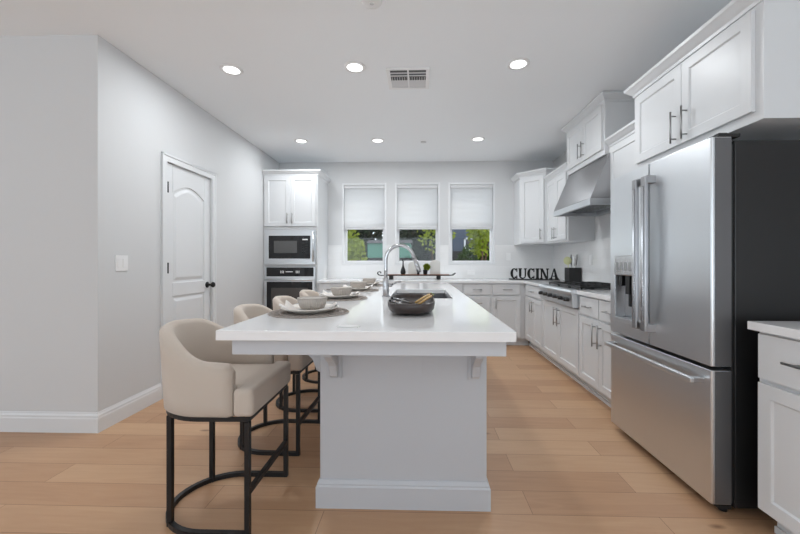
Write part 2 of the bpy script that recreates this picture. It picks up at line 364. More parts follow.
# windows
def window(i, x0, x1):
    wd = bpy.data.objects.new('window_%d' % i, None); COL.objects.link(wd); wd.location = (x0, YB, 0); struct(wd); W = x1-x0
    b = MB(); f1 = .03
    # outer frame close to the room face
    def frame(m, y0, y1, a0, a1, z0, z1, t, tb=None):
        tb = tb or t
        m.box(a0, a0+t, y0, y1, z0, z1); m.box(a1-t, a1, y0, y1, z0, z1); m.box(a0+t, a1-t, y0, y1, z0, z0+tb); m.box(a0+t, a1-t, y0, y1, z1-t, z1)
    frame(b, -.004, .15, 0, W, WZ0, WZ1, f1)
    b.build('window_frame', 'trim', wd, bevel=.003)
    b = MB(); frame(b, .06, .11, f1, W-f1, WZ0+f1, WZ1-f1, .034, .03); b.box(f1, W-f1, .06, .11, 1.76, 1.80)
    b.build('window_sash', 'trim', wd, bevel=.002)
    MB().box(f1+.03, W-f1-.03, .083, .088, WZ0+f1+.02, WZ1-f1-.02).build('pane', 'glass', wd)
    # cellular shade
    pos = ['left', 'middle', 'right'][i-1]
    sh = thing('cellular_shade', ['white pleated shade half lowered in the left window nearest the oven', 'white pleated shade half lowered in the middle window behind the faucet', 'white pleated shade half lowered in the right window nearest the corner cabinet'][i-1], 'window shade', (x0+W/2, YB+.03, 1.70), 0, 'shades in the three kitchen windows')
    hw = W/2-f1-.004; z0, z1 = 1.685-1.70, WZ1-f1-1.70-.002
    MB().box(-hw, hw, -.022, .025, z1-.05, z1).build('headrail', 'shadecap', sh, bevel=.003)
    MB().box(-hw, hw, -.016, .018, z0, z0+.03).build('bottom_rail', 'shadecap', sh, bevel=.003)
    b = MB(); zz0, zz1 = z0+.03, z1-.05; n = 32; vs = []; 
    for side in (-1, 1):
        for k in range(2*n+1):
            z = zz0+(zz1-zz0)*k/(2*n); y = side*(.010 if k % 2 else .0045); vs += [(-hw+.003, y, z), (hw-.003, y, z)]
    fs = []
    for s_ in range(2):
        o = s_*(2*n+1)*2
        for k in range(2*n): fs.append((o+2*k, o+2*k+1, o+2*k+3, o+2*k+2))
    b.add(vs, fs); me = b.build('shade_cloth', 'shade', sh)
for i, (a, c) in enumerate(WIN): window(i+1, a, c)
# backsplash tile (thin slab on walls)
ZS = 1.435
b = MB(); 
b.box(-1.440, XR, YB-.008, YB, .915, WZ0-.002)
for a, c in ((-1.440, WIN[0][0]), (WIN[0][1], WIN[1][0]), (WIN[1][1], WIN[2][0]), (WIN[2][1], XR)): b.box(a, c, YB-.008, YB, WZ0-.002, ZS)
struct(b.build('trim_1', 'tile'))
struct(MB().box(XR-.008, XR, 2.64, YB-.008, .915, ZS).build('trim_2', 'tile'))
struct(MB().box(XR-.008, XR, .2, 1.64, .915, ZS).build('trim_3', 'tile'))

# ------------------------------------------------------------------ cabinets
def bar_handle(parent, kind, x, z, L, y=-.02, so=.032, r=.0055):
    b = MB(); yy = y-so
    if kind == 'v':
        b.cyl((x, yy, z-L/2), (x, yy, z+L/2), r, 10)
        for k in (-1, 1): b.cyl((x, y+.001, z+k*L*.36), (x, yy, z+k*L*.36), r*.8, 8)
    else:
        b.cyl((x-L/2, yy, z), (x+L/2, yy, z), r, 10)
        for k in (-1, 1): b.cyl((x+k*L*.36, y+.001, z), (x+k*L*.36, yy, z), r*.8, 8)
    return b.build('handle', 'nickel', parent)
def fronts(root, lst):
    for f in lst:
        kind, x0, x1, z0, z1 = f[:5]; h = f[5] if len(f) > 5 else None
        g = .0016
        if kind == 'door': o = MB().shaker(x0+g, x1-g, z0+g, z1-g).build('door', 'cabinet', root, bevel=.0015)
        elif kind == 'drawer': o = MB().box(x0+g, x1-g, -.02, 0, z0+g, z1-g).build('drawer', 'cabinet', root, bevel=.003)
        elif kind == 'pdrawer': o = MB().box(x0+g+.004, x1-g-.004, -.02, 0, z0+g+.004, z1-g-.002).build('drawer', 'cabinet', root, bevel=.004)
        if h: bar_handle(o, *h)
def base_cabinet(label, loc, rz, W, D, fr, z1=.878, group=None, name='base_cabinet', toe=.075, ex0=0, ex1=0):
    r = thing(name, label, 'cabinet', loc, rz, group)
    MB().box(0, W, 0, D, .105, z1).build('body', 'cabinet', r, bevel=.001)
    MB().box(-ex0, W+ex1, toe, toe+.02, .0, .105).box(-ex0, W+ex1, toe-.012, toe, 0, .03).build('toe_kick', 'cabinet', r)
    fronts(r, fr); return r
CR = [(0, 0), (.008, 0), (.010, .018), (.022, .028), (.040, .048), (.050, .056), (.052, .074), (0, .074)]
def crown(root, path, z): return MB().molding(path, [(o, z+h) for o, h in CR]).build('crown_molding', 'cabinet', root)
XF = 1.475                       # carcass front plane of the right run (doors 20 mm proud)
DR = XR-XF-.001
RZ = -PI/2
yrun = [5.104, 4.385, 3.385, 2.645]
G = 'base cabinets along the right wall'
# unit A (far)
W1 = yrun[0]-yrun[1]
base_cabinet('white base cabinet in the right run next to the corner under the counter', (XF, yrun[0], 0), RZ, W1, DR,
   [('pdrawer', .03, W1-.01, .715, .868, ('h', W1/2, .79, .13)), ('door', .03, W1/2+.01, .125, .705, ('v', W1/2-.03, .60, .15)), ('door', W1/2+.01, W1-.01, .125, .705, ('v', W1/2+.05, .60, .15))], group=G, ex0=.083)
W2 = yrun[1]-yrun[2]
base_cabinet('white two door base cabinet directly under the gas rangetop', (XF, yrun[1], 0), RZ, W2, DR,
   [('door', .01, W2/2, .125, .735, ('v', W2/2-.045, .60, .19)), ('door', W2/2, W2-.01, .125, .735, ('v', W2/2+.045, .60, .19))], z1=.748, group=G)
W3 = yrun[2]-yrun[3]
base_cabinet('white base cabinet with two drawers between rangetop and refrigerator', (XF, yrun[2], 0), RZ, W3, DR,
   [('pdrawer', .01, W3/2, .700, .868, ('h', W3/4+.01, .785, .13)), ('pdrawer', W3/2, W3-.01, .700, .868, ('h', W3*.75, .785, .13)),
    ('door', .01, W3/2, .125, .690, ('v', W3/2-.045, .57, .19)), ('door', W3/2, W3-.01, .125, .690, ('v', W3/2+.045, .57, .19))], group=G)
# near right unit beside the fridge
W4 = 1.40
base_cabinet('white base cabinet at the right edge in front of the refrigerator', (XF, 1.628, 0), RZ, W4, DR,
   [('drawer', .012, .60, .675, .868, ('h', .30, .775, .30)), ('door', .012, .60, .115, .660, None), ('drawer', .605, 1.39, .675, .868, ('h', 1.0, .775, .30)), ('door', .605, 1.0, .115, .66, ('v', .95, .55, .17)), ('door', 1.0, 1.39, .115, .66, ('v', 1.05, .55, .17))], group=G)
# back run
YFB = 5.125
GB = 'base cabinets along the window wall'
xb = [-1.436, -.62, .215, .60, 1.00, 1.474]
base_cabinet('white base cabinet beside the oven tower under the left window', (xb[0], YFB, 0), 0, xb[1]-xb[0], YB-YFB-.001,
   [('pdrawer', .01, .40, .71, .868, ('h', .205, .79, .14)), ('pdrawer', .40, .806, .71, .868, ('h', .60, .79, .14)), ('door', .01, .40, .125, .70, ('v', .36, .61, .14)), ('door', .40, .806, .125, .70, ('v', .445, .61, .14))], group=GB)
base_cabinet('white base cabinet under the middle window behind the island', (xb[1], YFB, 0), 0, xb[2]-xb[1], YB-YFB-.001,
   [('pdrawer', .01, .42, .71, .868, ('h', .215, .79, .14)), ('pdrawer', .42, .825, .71, .868, ('h', .62, .79, .14)), ('door', .01, .42, .125, .70, ('v', .38, .61, .14)), ('door', .42, .825, .125, .70, ('v', .465, .61, .14))], group=GB)
w_ = xb[3]-xb[2]
base_cabinet('narrow white base cabinet just left of the three drawer stack', (xb[2], YFB, 0), 0, w_, YB-YFB-.001,
   [('pdrawer', .01, w_-.01, .71, .868, None), ('door', .01, w_-.01, .125, .70, ('v', .05, .61, .14))], group=GB)
w_ = xb[4]-xb[3]
base_cabinet('white stack of drawers under the right window', (xb[3], YFB, 0), 0, w_, YB-YFB-.001,
   [('pdrawer', .01, w_-.01, .71, .868, ('h', w_/2, .79, .13)), ('pdrawer', .01, w_-.01, .42, .70, ('h', w_/2, .60, .13)), ('pdrawer', .01, w_-.01, .125, .41, ('h', w_/2, .31, .13))], group=GB)
w_ = xb[5]-xb[4]
base_cabinet('white base cabinet with one drawer and one door in the back right corner', (xb[4], YFB, 0), 0, w_, YB-YFB-.001,
   [('pdrawer', .01, w_-.075, .71, .868, ('h', w_/2-.02, .79, .13)), ('door', .01, w_-.075, .125, .70, ('v', .055, .60, .15))], group=GB, ex1=.06)

# worktops
YC = 5.092
b = MB(); XC = 1.435
b.prism([(-1.440, YB-.009), (-1.440, YC), (XC, YC), (XC, 4.345), (XR-.009, 4.345), (XR-.009, YB-.009)], 'z', .879, .915)
tag(b.build('worktop', 'quartz', bevel=.002), 'white quartz worktop running under the windows and round the corner', 'countertop')
tag(MB().box(XC, XR-.009, 2.64, 3.388, .879, .915).build('worktop', 'quartz', bevel=.002), 'short white quartz worktop between rangetop and refrigerator', 'countertop')
tag(MB().box(XC, XR-.009, .19, 1.642, .879, .915).build('worktop', 'quartz', bevel=.002), 'white quartz worktop at the right edge in front of the refrigerator', 'countertop')

# upper cabinets, right wall (local x runs towards the camera)
def upper(label, xf, y0, y1, z0, z1, doors, zc=None, path=None, name='wall_cabinet', group='wall cabinets on the right wall', rail=.0):
    r = thing(name, label, 'cabinet', (xf, y0, z0), RZ, group); W = y0-y1; D = XR-xf-.001; h = z1-z0
    MB().box(0, W, 0, D, 0, h).build('body', 'cabinet', r, bevel=.001)
    fronts(r, [(k, a, c, q0, q1, hh) for k, a, c, q0, q1, hh in doors])
    crown(r, path or [(0, D), (0, 0), (W, 0), (W, D)], zc if zc is not None else h-.004); return r
XU = 1.76
Wd = 5.088-4.375
upper('white wall cabinet beside the diagonal corner unit, two narrow doors', XU, 5.088, 4.375, 1.425, 2.272,
      [('door', .03, Wd/2, .02, .83, ('v', Wd/2-.035, .115, .15)), ('door', Wd/2, Wd-.03, .02, .83, ('v', Wd/2+.035, .115, .15))], path=[(0, 0), (Wd, 0), (Wd, .2)])
Wh = 4.30-3.44; XH = 1.72
upper('tall mounted white wall cabinet above the range hood', XH, 4.30, 3.44, 2.175, 2.665,
      [('door', .03, Wh/2, .05, .475, ('v', Wh/2-.04, .165, .16)), ('door', Wh/2, Wh-.03, .05, .475, ('v', Wh/2+.04, .165, .16))])
Wf = 3.436-2.70
upper('low white wall cabinet between range hood and refrigerator cabinet', XU, 3.436, 2.70, 1.80, 2.235,
      [('door', .03, Wf-.01, .03, .42, None)], path=[(0, 0), (Wf, 0)])
Wr = 2.692-1.70; XQ = 1.56
upper('large deep white cabinet mounted above the refrigerator', XQ, 2.692, 1.70, 1.825, 2.365,
      [('door', .03, Wr/2, .045, .52, ('v', Wr/2-.045, .155, .19)), ('door', Wr/2, Wr-.04, .045, .52, ('v', Wr/2+.045, .155, .19))])
# diagonal corner cabinet
r = thing('corner_wall_cabinet', 'white diagonal corner wall cabinet right of the right window', 'cabinet', (1.46, 5.7, 1.43), 0, 'wall cabinets on the right wall')
poly = [(0, -.001), (0, -.33), (.285, -.611), (.609, -.611), (.609, -.001)]
MB().prism(poly, 'z', 0, .965).build('body', 'cabinet', r, bevel=.001)
MB().molding([(0, -.001), (0, -.33), (.285, -.611), (.60, -.611)], [(o, .96+h) for o, h in CR]).build('crown_molding', 'cabinet', r)
ang = math.atan2(-.281, .285); Ld = math.hypot(.285, .281)
dr = MB().shaker(.025, Ld-.025, .02, .945).build('door', 'cabinet', r, bevel=.0015, loc=(0, -.33, 0), rot=(0, 0, ang))
bar_handle(dr, 'v', Ld-.065, .13, .15)

# oven tower
TX, TY, TW = -2.214, 5.12, .774
r = thing('oven_tower_cabinet', 'tall white cabinet in the left corner holding microwave and oven', 'cabinet', (TX, TY, 0), 0)
D = YB-TY-.004; b = MB()
b.box(0, .02, 0, D, .1, 2.40); b.box(TW-.02, TW, 0, D, .0, 2.40); b.box(.02, TW-.02, 0, D, 2.38, 2.40); b.box(.02, TW-.02, D-.02, D, .1, 2.38)
for z0, z1 in ((.10, .33), (1.112, 1.134), (1.630, 1.672)): b.box(.02, TW-.02, 0, D-.02, z0, z1)
b.build('body', 'cabinet', r, bevel=.001)
MB().box(0, TW-.02, .07, .09, 0, .1).build('toe_kick', 'cabinet', r)
fronts(r, [('door', .02, TW/2, 1.675, 2.385, ('v', TW/2-.035, 1.79, .15)), ('door', TW/2, TW-.02, 1.675, 2.385, ('v', TW/2+.035, 1.79, .15)), ('pdrawer', .02, TW-.02, .12, .325, ('h', TW/2, .225, .3))])
crown(r, [(0, 0), (TW, 0), (TW, D)], 2.396)
# microwave
r = thing('built_in_microwave', 'black glass microwave with wide stainless trim in the tall cabinet', 'microwave', (TX+TW/2, TY, 1.136))
MB().box(-.345, .345, .0, .40, .004, .485).build('housing', 'darkgap', r)
MB().box(-.362, .362, -.022, -.001, .0, .490).box(-.362, .362, -.026, -.022, .0, .012).build('trim_frame', 'steel', r, bevel=.002)
MB().box(-.300, .290, -.034, -.0225, .085, .408).build('door', 'blackglass', r, bevel=.002)
MB().box(-.225, .105, -.0355, -.0343, .165, .335).build('window', mat('microwave_window', (.10, .10, .10, 1), .15), r)
MB().box(.118, .122, -.0352, -.034, .09, .40).build('door_gap', 'darkgap', r)
b = MB()
for i in range(4):
    for j in range(3): b.box(.175+j*.03, .195+j*.03, -.0352, -.0342, .16+i*.035, .18+i*.035)
b.build('keypad', 'charcoal', r)
MB().box(.18, .255, -.0352, -.0342, .345, .362).build('display', 'display', r)
MB().cyl((.335, -.052, .04), (.335, -.052, .46), .011, 12).cyl((.335, -.02, .06), (.335, -.052, .06), .008, 8).cyl((.335, -.02, .44), (.335, -.052, .44), .008, 8).build('handle', 'steel', r)
# wall oven
r = thing('wall_oven', 'black glass and stainless wall oven below the microwave', 'oven', (TX+TW/2, TY, .335))
MB().box(-.345, .345, .0, .50, .0, .76).build('housing', 'darkgap', r)
MB().box(-.362, .362, -.020, -.001, .0, .772).build('trim_frame', 'steel', r, bevel=.002)
MB().box(-.335, .335, -.028, -.0205, .635, .762).build('control_panel', 'blackglass', r, bevel=.002)
b = MB(); b.box(-.06, .04, -.0288, -.0282, .695, .705)
for x in (-.13, -.11, -.09, .09, .11, .13): b.box(x-.004, x+.004, -.0288, -.0282, .68, .715)
b.build('control_marks', 'display', r)
dd = MB().box(-.352, .352, -.040, -.0205, .02, .610).build('door', 'steel', r, bevel=.003)
MB().box(-.325, .325, -.0435, -.0402, .04, .560).build('glass', 'blackglass', dd, bevel=.001)
MB().box(-.26, .26, -.0448, -.0437, .10, .475).build('window', mat('oven_window', (.075, .07, .066, 1), .12), dd)
MB().cyl((-.34, -.085, .588), (.34, -.085, .588), .012, 12).cyl((-.31, -.04, .588), (-.31, -.085, .588), .009, 8).cyl((.31, -.04, .588), (.31, -.085, .588), .009, 8).build('handle', 'steel', dd)

# ------------------------------------------------------------------ range hood
r = thing('range_hood', 'stainless wedge shaped range hood below the cabinet', 'range hood', (XR, 3.84, 1.70), RZ)
# local: x towards camera (-Y), y towards wall (+X); front at y = -(XR-1.56)
hf = 1.56-XR; hh = .457; ht = 1.735-XR
b = MB(); b.prism([(-.012, .06), (hf, .06), (ht, .472), (-.012, .472)], 'x', -hh, hh); b.build('canopy', 'steelside', r, bevel=.002)
MB().ringslab((-hh, hh, hf-.003, -.012), (-hh+.03, hh-.03, hf+.03, -.04), 0, .058).build('lip', 'steel', r, bevel=.002)
MB().box(-hh+.03, hh-.03, hf+.03, -.04, .045, .058).build('filter_plate', 'charcoal', r)
b = MB()
for k in range(26): x = -hh+.05+k*.0325; b.box(x, x+.016, hf+.06, -.07, .036, .0445)
b.build('baffle_filter', 'chrome', r)
for x in (.02, .09): MB().cyl((x, hf+.08, .044), (x, hf+.08, .02), .018, 14).build('knob', 'black', r)
# ------------------------------------------------------------------ rangetop
r = thing('gas_rangetop', 'stainless gas rangetop with black grates and six front knobs', 'stove', (1.455, 3.845, .752), RZ)
hw = .493-.04
b = MB(); b.box(-hw, hw, .0, .60, .003, .150); b.build('body', 'steel', r, bevel=.002)
b = MB(); b.prism([(-.001, .0), (-.050, .0), (-.058, .105), (-.064, .120), (-.070, .140), (-.064, .158), (-.05, .164), (-.001, .164)], 'x', -hw, hw); b.build('control_panel', 'steel', r, bevel=.002)
MB().box(-hw, hw, 0, .60, .1505, .164).build('cooktop_surface', 'steelside', r, bevel=.002)
for k in range(6):
    x = -.36+k*.144
    kb = MB().lathe([(.004, -.046), (.017, -.044), (.019, -.026), (.020, -.008), (.022, -.002), (.022, 0)], (x, -.052, .070), 20, axis='y'); kb.build('knob', 'charcoal', r)
for k in range(3):
    x = -hw+.03+.0+ (k+.5)*(2*hw-.06)/3; gw = (2*hw-.06)/3/2-.003; b = MB(); z0, z1 = .176, .196
    b.box(x-gw, x+gw, .04, .055, z0, z1); b.box(x-gw, x+gw, .565, .58, z0, z1); b.box(x-gw, x-gw+.014, .04, .58, z0, z1); b.box(x+gw-.014, x+gw, .04, .58, z0, z1)
    b.box(x-gw, x+gw, .303, .317, z0, z1)
    for yc in (.178, .443):
        b.box(x-.006, x+.006, yc-.115, yc-.03, z0, z1); b.box(x-.006, x+.006, yc+.03, yc+.115, z0, z1); b.box(x-gw, x-.03, yc-.006, yc+.006, z0, z1); b.box(x+.03, x+gw, yc-.006, yc+.006, z0, z1)
    for fx in (-gw+.007, gw-.007):
        for fy in (.047, .31, .572): b.box(x+fx-.007, x+fx+.007, fy-.007, fy+.007, .1645, z0)
    b.build('grate', 'castiron', r)
    for yc in (.178, .443):
        MB().lathe([(.045, .1645), (.045, .170), (.035, .172), (.035, .180), (.01, .183)], (x, yc, 0), 20).build('burner', 'castiron', r)

# ------------------------------------------------------------------ refrigerator (local x towards camera, y towards wall)
FY0, FY1 = 2.612, 1.722
r = thing('refrigerator', 'stainless french door refrigerator with black sides and bottom freezer', 'refrigerator', (1.345, FY0, 0), RZ)
FW = FY0-FY1
MB().box(.004, FW-.004, .108, .700, .035, 1.735).build('cabinet_body', 'charcoal', r, bevel=.004)
MB().box(.01, FW-.01, .090, .1075, .06, 1.72).build('gasket', 'darkgap', r)
zf0, zf1, zd0, zd1 = .055, .672, .690, 1.750; xs_ = .427
def fdoor(x0, x1, z0, z1, name):
    b = MB(); b.prism([(x0, .090), (x0, .006), (x0+.006, 0), (x1-.006, 0), (x1, .006), (x1, .090)], 'z', z0, z1); return b.build(name, 'steel', r, bevel=.003)
dl = MB()
# far (left) door, with a dispenser opening
ox0, ox1, oz0, oz1 = .06, .285, .775, 1.215
b = MB(); b.box(0, ox0, 0, .09, zd0, zd1); b.box(ox1, xs_-.003, 0, .09, zd0, zd1); b.box(ox0, ox1, 0, .09, zd0, oz0); b.box(ox0, ox1, 0, .09, oz1, zd1); b.box(ox0, ox1, .075, .09, oz0, oz1)
dl = b.build('fridge_door', 'steel', r)
dr_ = fdoor(xs_+.003, FW, zd0, zd1, 'fridge_door')
fz = fdoor(0, FW, zf0, zf1, 'freezer_drawer')
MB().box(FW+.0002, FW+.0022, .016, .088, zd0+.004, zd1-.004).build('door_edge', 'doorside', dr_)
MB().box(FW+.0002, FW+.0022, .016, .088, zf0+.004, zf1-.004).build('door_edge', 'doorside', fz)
# dispenser parts
dp = MB(); 
dp.box(ox0+.001, ox1-.001, -.006, .074, oz1-.13, oz1-.001); dp = dp.build('dispenser_panel', 'chrome', dl, bevel=.003)
b = MB(); b.box(ox0+.001, ox0+.013, -.008, .074, oz0, oz1-.132); b.box(ox1-.013, ox1-.001, -.008, .074, oz0, oz1-.132); b.box(ox0+.013, ox1-.013, -.008, .074, oz0+.001, oz0+.028)
b.build('dispenser_frame', 'steel', dl, bevel=.002)
MB().box(ox0+.014, ox1-.014, .060, .074, oz0+.030, oz1-.134).build('dispenser_recess', 'steelside', dl)
b = MB(); b.box(ox0+.05, ox0+.085, .0, .05, oz1-.20, oz1-.132); b.box(ox0+.13, ox0+.175, -.002, .05, oz1-.25, oz1-.132); b.box(ox0+.14, ox0+.165, .012, .022, oz1-.33, oz1-.25); b.build('dispenser_lever', 'black', dl)
b = MB()
for k in range(4): b.box(ox0+.025+k*.048, ox0+.055+k*.048, -.0075, -.0062, oz1-.10, oz1-.045)
b.build('dispenser_buttons', 'nickel', dl)
def vhandle(x, parent):
    b = MB(); b.box(x-.021, x+.021, -.062, -.042, .775, 1.665); hb = b.build('handle', 'steelside', parent, bevel=.004)
    b = MB(); b.box(x-.021, x+.021, -.050, 0.001, 1.625, 1.668); b.box(x-.021, x+.021, -.050, 0.001, .772, .815); b.build('bracket', 'steelside', hb, bevel=.002)
    MB().box(x-.010, x+.010, -.066, -.0625, .83, 1.61).build('grip_strip', 'chrome', hb, bevel=.001)
vhandle(xs_-.042, dl); vhandle(xs_+.045, dr_)
b = MB(); b.box(.045, FW-.045, -.064, -.042, .598, .626); hb = b.build('handle', 'steel', fz, bevel=.007, seg=3)
b = MB(); b.box(.045, .080, -.045, .001, .600, .624); b.box(FW-.080, FW-.045, -.045, .001, .600, .624); b.build('bracket', 'steelside', hb, bevel=.003)
MB().box(FW-.075, FW-.004, .035, .135, 1.7508, 1.768).box(FW-.05, FW-.02, .05, .09, 1.768, 1.776).build('hinge_cover', 'darkgap', r, bevel=.003)
MB().box(.02, FW-.02, .05, .107, .0205, .053).build('kick_grille', 'darkgap', r)
for x in (.05, FW-.05):
    for y in (.09, .60): MB().cyl((x, y, 0), (x, y, .036), .018, 12).build('foot', 'darkgap', r)

# ------------------------------------------------------------------ island
IX0, IX1, IY0, IY1 = -.768, .356, 1.352, 4.49
SK = (-.216, .236, 2.59, 3.45)
r = thing('kitchen_island', 'long white kitchen island with panelled base and quartz top', 'kitchen island', (0, 0, 0))
bx = (-.478, .318, 1.742, 4.43)
MB().ringslab((IX0, IX1, IY0, IY1), SK, .878, .915).build('countertop', 'quartz', r, bevel=.002)
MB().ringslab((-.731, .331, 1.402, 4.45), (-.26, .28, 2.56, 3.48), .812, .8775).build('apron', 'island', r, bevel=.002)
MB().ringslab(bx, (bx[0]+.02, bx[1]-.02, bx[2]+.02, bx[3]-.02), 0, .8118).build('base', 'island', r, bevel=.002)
MB().molding([(bx[0], bx[3]), (bx[0], bx[2]), (bx[1], bx[2]), (bx[1], bx[3])][::1], [(0, 0), (.017, 0), (.017, .100), (.012, .108), (.012, .114), (.005, .130), (0, .132)]).build('base_molding', 'island', r)
def corbel(at, dirx, diry):
    # side profile: depth, height below apron
    b = MB(); pr = [(0, .8115), (0, .630), (.022, .626), (.036, .636), (.044, .660), (.056, .690), (.084, .715), (.120, .735), (.150, .755), (.160, .8115)]
    pl = [(0, .8115), (0, .615), (.010, .615), (.010, .8115)]
    if diry:
        b.prism([(at[1]-p[0], p[1]) for p in pr], 'x', at[0]-.018, at[0]+.018); b.prism([(at[1]-p[0], p[1]) for p in pl], 'x', at[0]-.034, at[0]+.034)
    else:
        b.prism([(at[0]-p[0], p[1]) for p in pr], 'y', at[1]-.018, at[1]+.018); b.prism([(at[0]-p[0], p[1]) for p in pl], 'y', at[1]-.034, at[1]+.034)
    b.build('corbel', 'island', r, bevel=.002)
corbel((-.405, bx[2]), 0, 1); corbel((.262, bx[2]), 0, 1)
for y in (1.82, 2.64, 3.46, 4.28): corbel((bx[0], y), 1, 0)
o = MB().box(.012, .083, bx[2]-.006, bx[2], .640, .755).build('outlet', 'island', r, bevel=.001)
MB().box(.033, .062, bx[2]-.008, bx[2]-.006, .700, .730).box(.033, .062, bx[2]-.008, bx[2]-.006, .658, .688).build('socket', 'island', o)
# sink
r = thing('undermount_sink', 'dark steel undermount sink in the island top', 'sink', (0, 0, .70))
b = MB(); x0, x1, y0, y1 = SK; t = .006; b.ringslab((x0-t, x1+t, y0-t, y1+t), (x0, x1, y0, y1), .012, .1775); b.box(x0-t, x1+t, y0-t, y1+t, 0, .012); b.build('basin', 'sink', r)
MB().lathe([(.045, .0125), (.045, .016), (.03, .015), (.005, .014)], (.01, 3.02, 0), 20).build('drain', 'chrome', r)
b = MB()
for k in range(9): x = x0+.03+k*(x1-x0-.06)/8; b.cyl((x, y0+.03, .035), (x, y1-.03, .035), .003, 6)
for k in range(12): y = y0+.03+k*(y1-y0-.06)/11; b.cyl((x0+.03, y, .029), (x1-.03, y, .029), .003, 6)
for x in (x0+.03, x1-.03):
    for y in (y0+.03, y1-.03): b.cyl((x, y, .012), (x, y, .035), .005, 6)
b.build('bottom_grid', 'chrome', r)
# faucet
r = thing('kitchen_faucet', 'tall chrome gooseneck faucet beside the island sink', 'faucet', (-.252, 2.72, .9155))
MB().lathe([(.030, 0), (.030, .006), (.024, .010), (.023, .075), (.021, .125), (.016, .140), (.013, .150)], (0, 0, 0), 24).build('body', 'chrome', r)
pts = [(0, 0, .14), (0, 0, .20), (0, 0, .27)]; cr = .105
for i in range(1, 15):
    a = PI-i*(PI*.86)/14; pts.append((cr+cr*math.cos(a), -.0, .275+cr*1.02*math.sin(a)))
lx, lz = pts[-1][0], pts[-1][2]; pts.append((lx+.018, 0, lz-.045))
MB().tube(pts, .0135, 14).build('neck', 'chrome', r)
MB().tube([(lx+.016, 0, lz-.040), (lx+.032, 0, lz-.085), (lx+.050, 0, lz-.140)], [.015, .0165, .018], 14).build('spray_head', 'chrome', r)
MB().cyl((.015, 0, .085), (.048, 0, .085), .012, 14).tube([(.044, 0, .087), (.075, -.004, .105), (.115, -.008, .112)], [.006, .005, .004], 8).build('lever', 'chrome', r)
# flush cover on the island top
r = MB().box(-.325, -.240, 1.425, 1.475, .9152, .9185).build('counter_outlet_cover', 'plastic', bevel=.001)
tag(r, 'small flat outlet cover near the front edge of the island top', 'outlet cover')

# ------------------------------------------------------------------ stools
def stool(label):
    r = thing('counter_stool', label, 'stool', (0, 0, 0), 0, 'cream counter stools along the island')
    R = .238; T = .056; path = []
    n1, n2 = 7, 26
    for i in range(n1): path.append(((.150-i*.150/n1), -R, 0, -1, 0))
    for i in range(n2+1):
        a = -PI/2-PI*i/n2; path.append((R*1.08*math.cos(a), R*math.sin(a), math.cos(a), math.sin(a), math.sin(PI*i/n2)))
    for i in range(1, n1+1): path.append((i*.150/n1, R, 0, 1, 0))
    N = len(path); cum = [0]
    for i in range(1, N): cum.append(cum[-1]+math.hypot(path[i][0]-path[i-1][0], path[i][1]-path[i-1][1]))
    vs = []; m = 0; zb = .512
    for i, (x, y, nx, ny, q) in enumerate(path):
        s = cum[i]/cum[-1]; e = min(s, 1-s)*2                       # 0 at arm end, 1 at back
        u = min(1, max(0, (e-.22)/.55)); sm = u*u*(3-2*u); zt = .735+.035*e+.118*sm
        end = min(1, (min(cum[i], cum[-1]-cum[i])/.022)); rr = math.sqrt(max(0, 1-(1-end)**2)); th = T/2*(.45+.55*rr); zt2 = zt-.03*(1-rr)
        lean = .022*sm                                               # back leans outwards
        sec = []
        for k in range(5): sec.append((th*1.0, zb+.006+(zt2-th-zb)*k/4))           # outer side going up
        for k in range(1, 6): a = PI*k/6; sec.append((th*math.cos(a), zt2-th+th*math.sin(a)))
        for k in range(4, -1, -1): sec.append((-th, zb+.006+(zt2-th-zb)*k/4))
        sec.append((-th+.008, zb)); sec.append((th-.008, zb)); m = len(sec)
        for o, z in sec:
            off = o-T/2+lean*(z-zb)/.4-.0; vs.append((x+nx*off, y+ny*off, z))
    fs = [(i*m+k, i*m+(k+1) % m, (i+1)*m+(k+1) % m, (i+1)*m+k) for i in range(N-1) for k in range(m)]
    b = MB(); b.add(vs, fs, True); b.add(vs, [tuple(range(m)), tuple(range((N-1)*m, N*m))])
    b.build('backrest_shell', 'fabric', r)
    wi = R-T-.003; wo = R-.002
    out = [(.242, -wo), (.242, wo), (.153, wo), (.153, wi), (0, wi)]+[(x*1.05, y) for x, y in arc(0, 0, wi, PI/2, 3*PI/2, 18)][1:-1]+[(0, -wi), (.153, -wi), (.153, -wo)]
    MB().prism(out, 'z', 513e-3, .632).build('seat_cushion', 'fabric', r, bevel=.020, seg=4)
    # frame
    Rf = .222
    ring = [(.215, -Rf), (0, -Rf)]+[(x*1.08, y) for x, y in arc(0, 0, Rf, -PI/2, -3*PI/2, 24)][1:-1]+[(0, Rf), (.215, Rf)]
    MB().tube([(x, y, .502) for x, y in ring], .009, square=True, closed=True).build('seat_frame', 'black', r)
    MB().tube([(x, y, .011) for x, y in ring], .011, square=True).build('floor_ring', 'black', r)
    legs = [(.215, -Rf), (.215, Rf)]+[(1.08*Rf*math.cos(a), Rf*math.sin(a)) for a in (PI+.83, PI-.83)]
    for x, y in legs: MB().tube([(x, y, .0), (x, y, .4925)], .0105, square=True).build('leg', 'black', r)
    MB().tube([(.215, -Rf+.0105, .19), (.215, Rf-.0105, .19)], .0105, square=True).build('footrest_bar', 'black', r)
    return r
SX = -.947
labs = ['cream upholstered stool with black frame nearest the camera at the island', 'cream counter stool second in line from the camera', 'cream counter stool third in line from the camera', 'cream counter stool farthest from the camera, nearest the oven']
s0 = stool(labs[0]); s0.location = (SX, 1.757, 0)
for y, l, rz, dx in ((2.42, labs[1], -.02, 0), (3.05, labs[2], .03, .0), (3.72, labs[3], 0, .0)): dup(s0, (SX+dx, y, 0), l, rz)

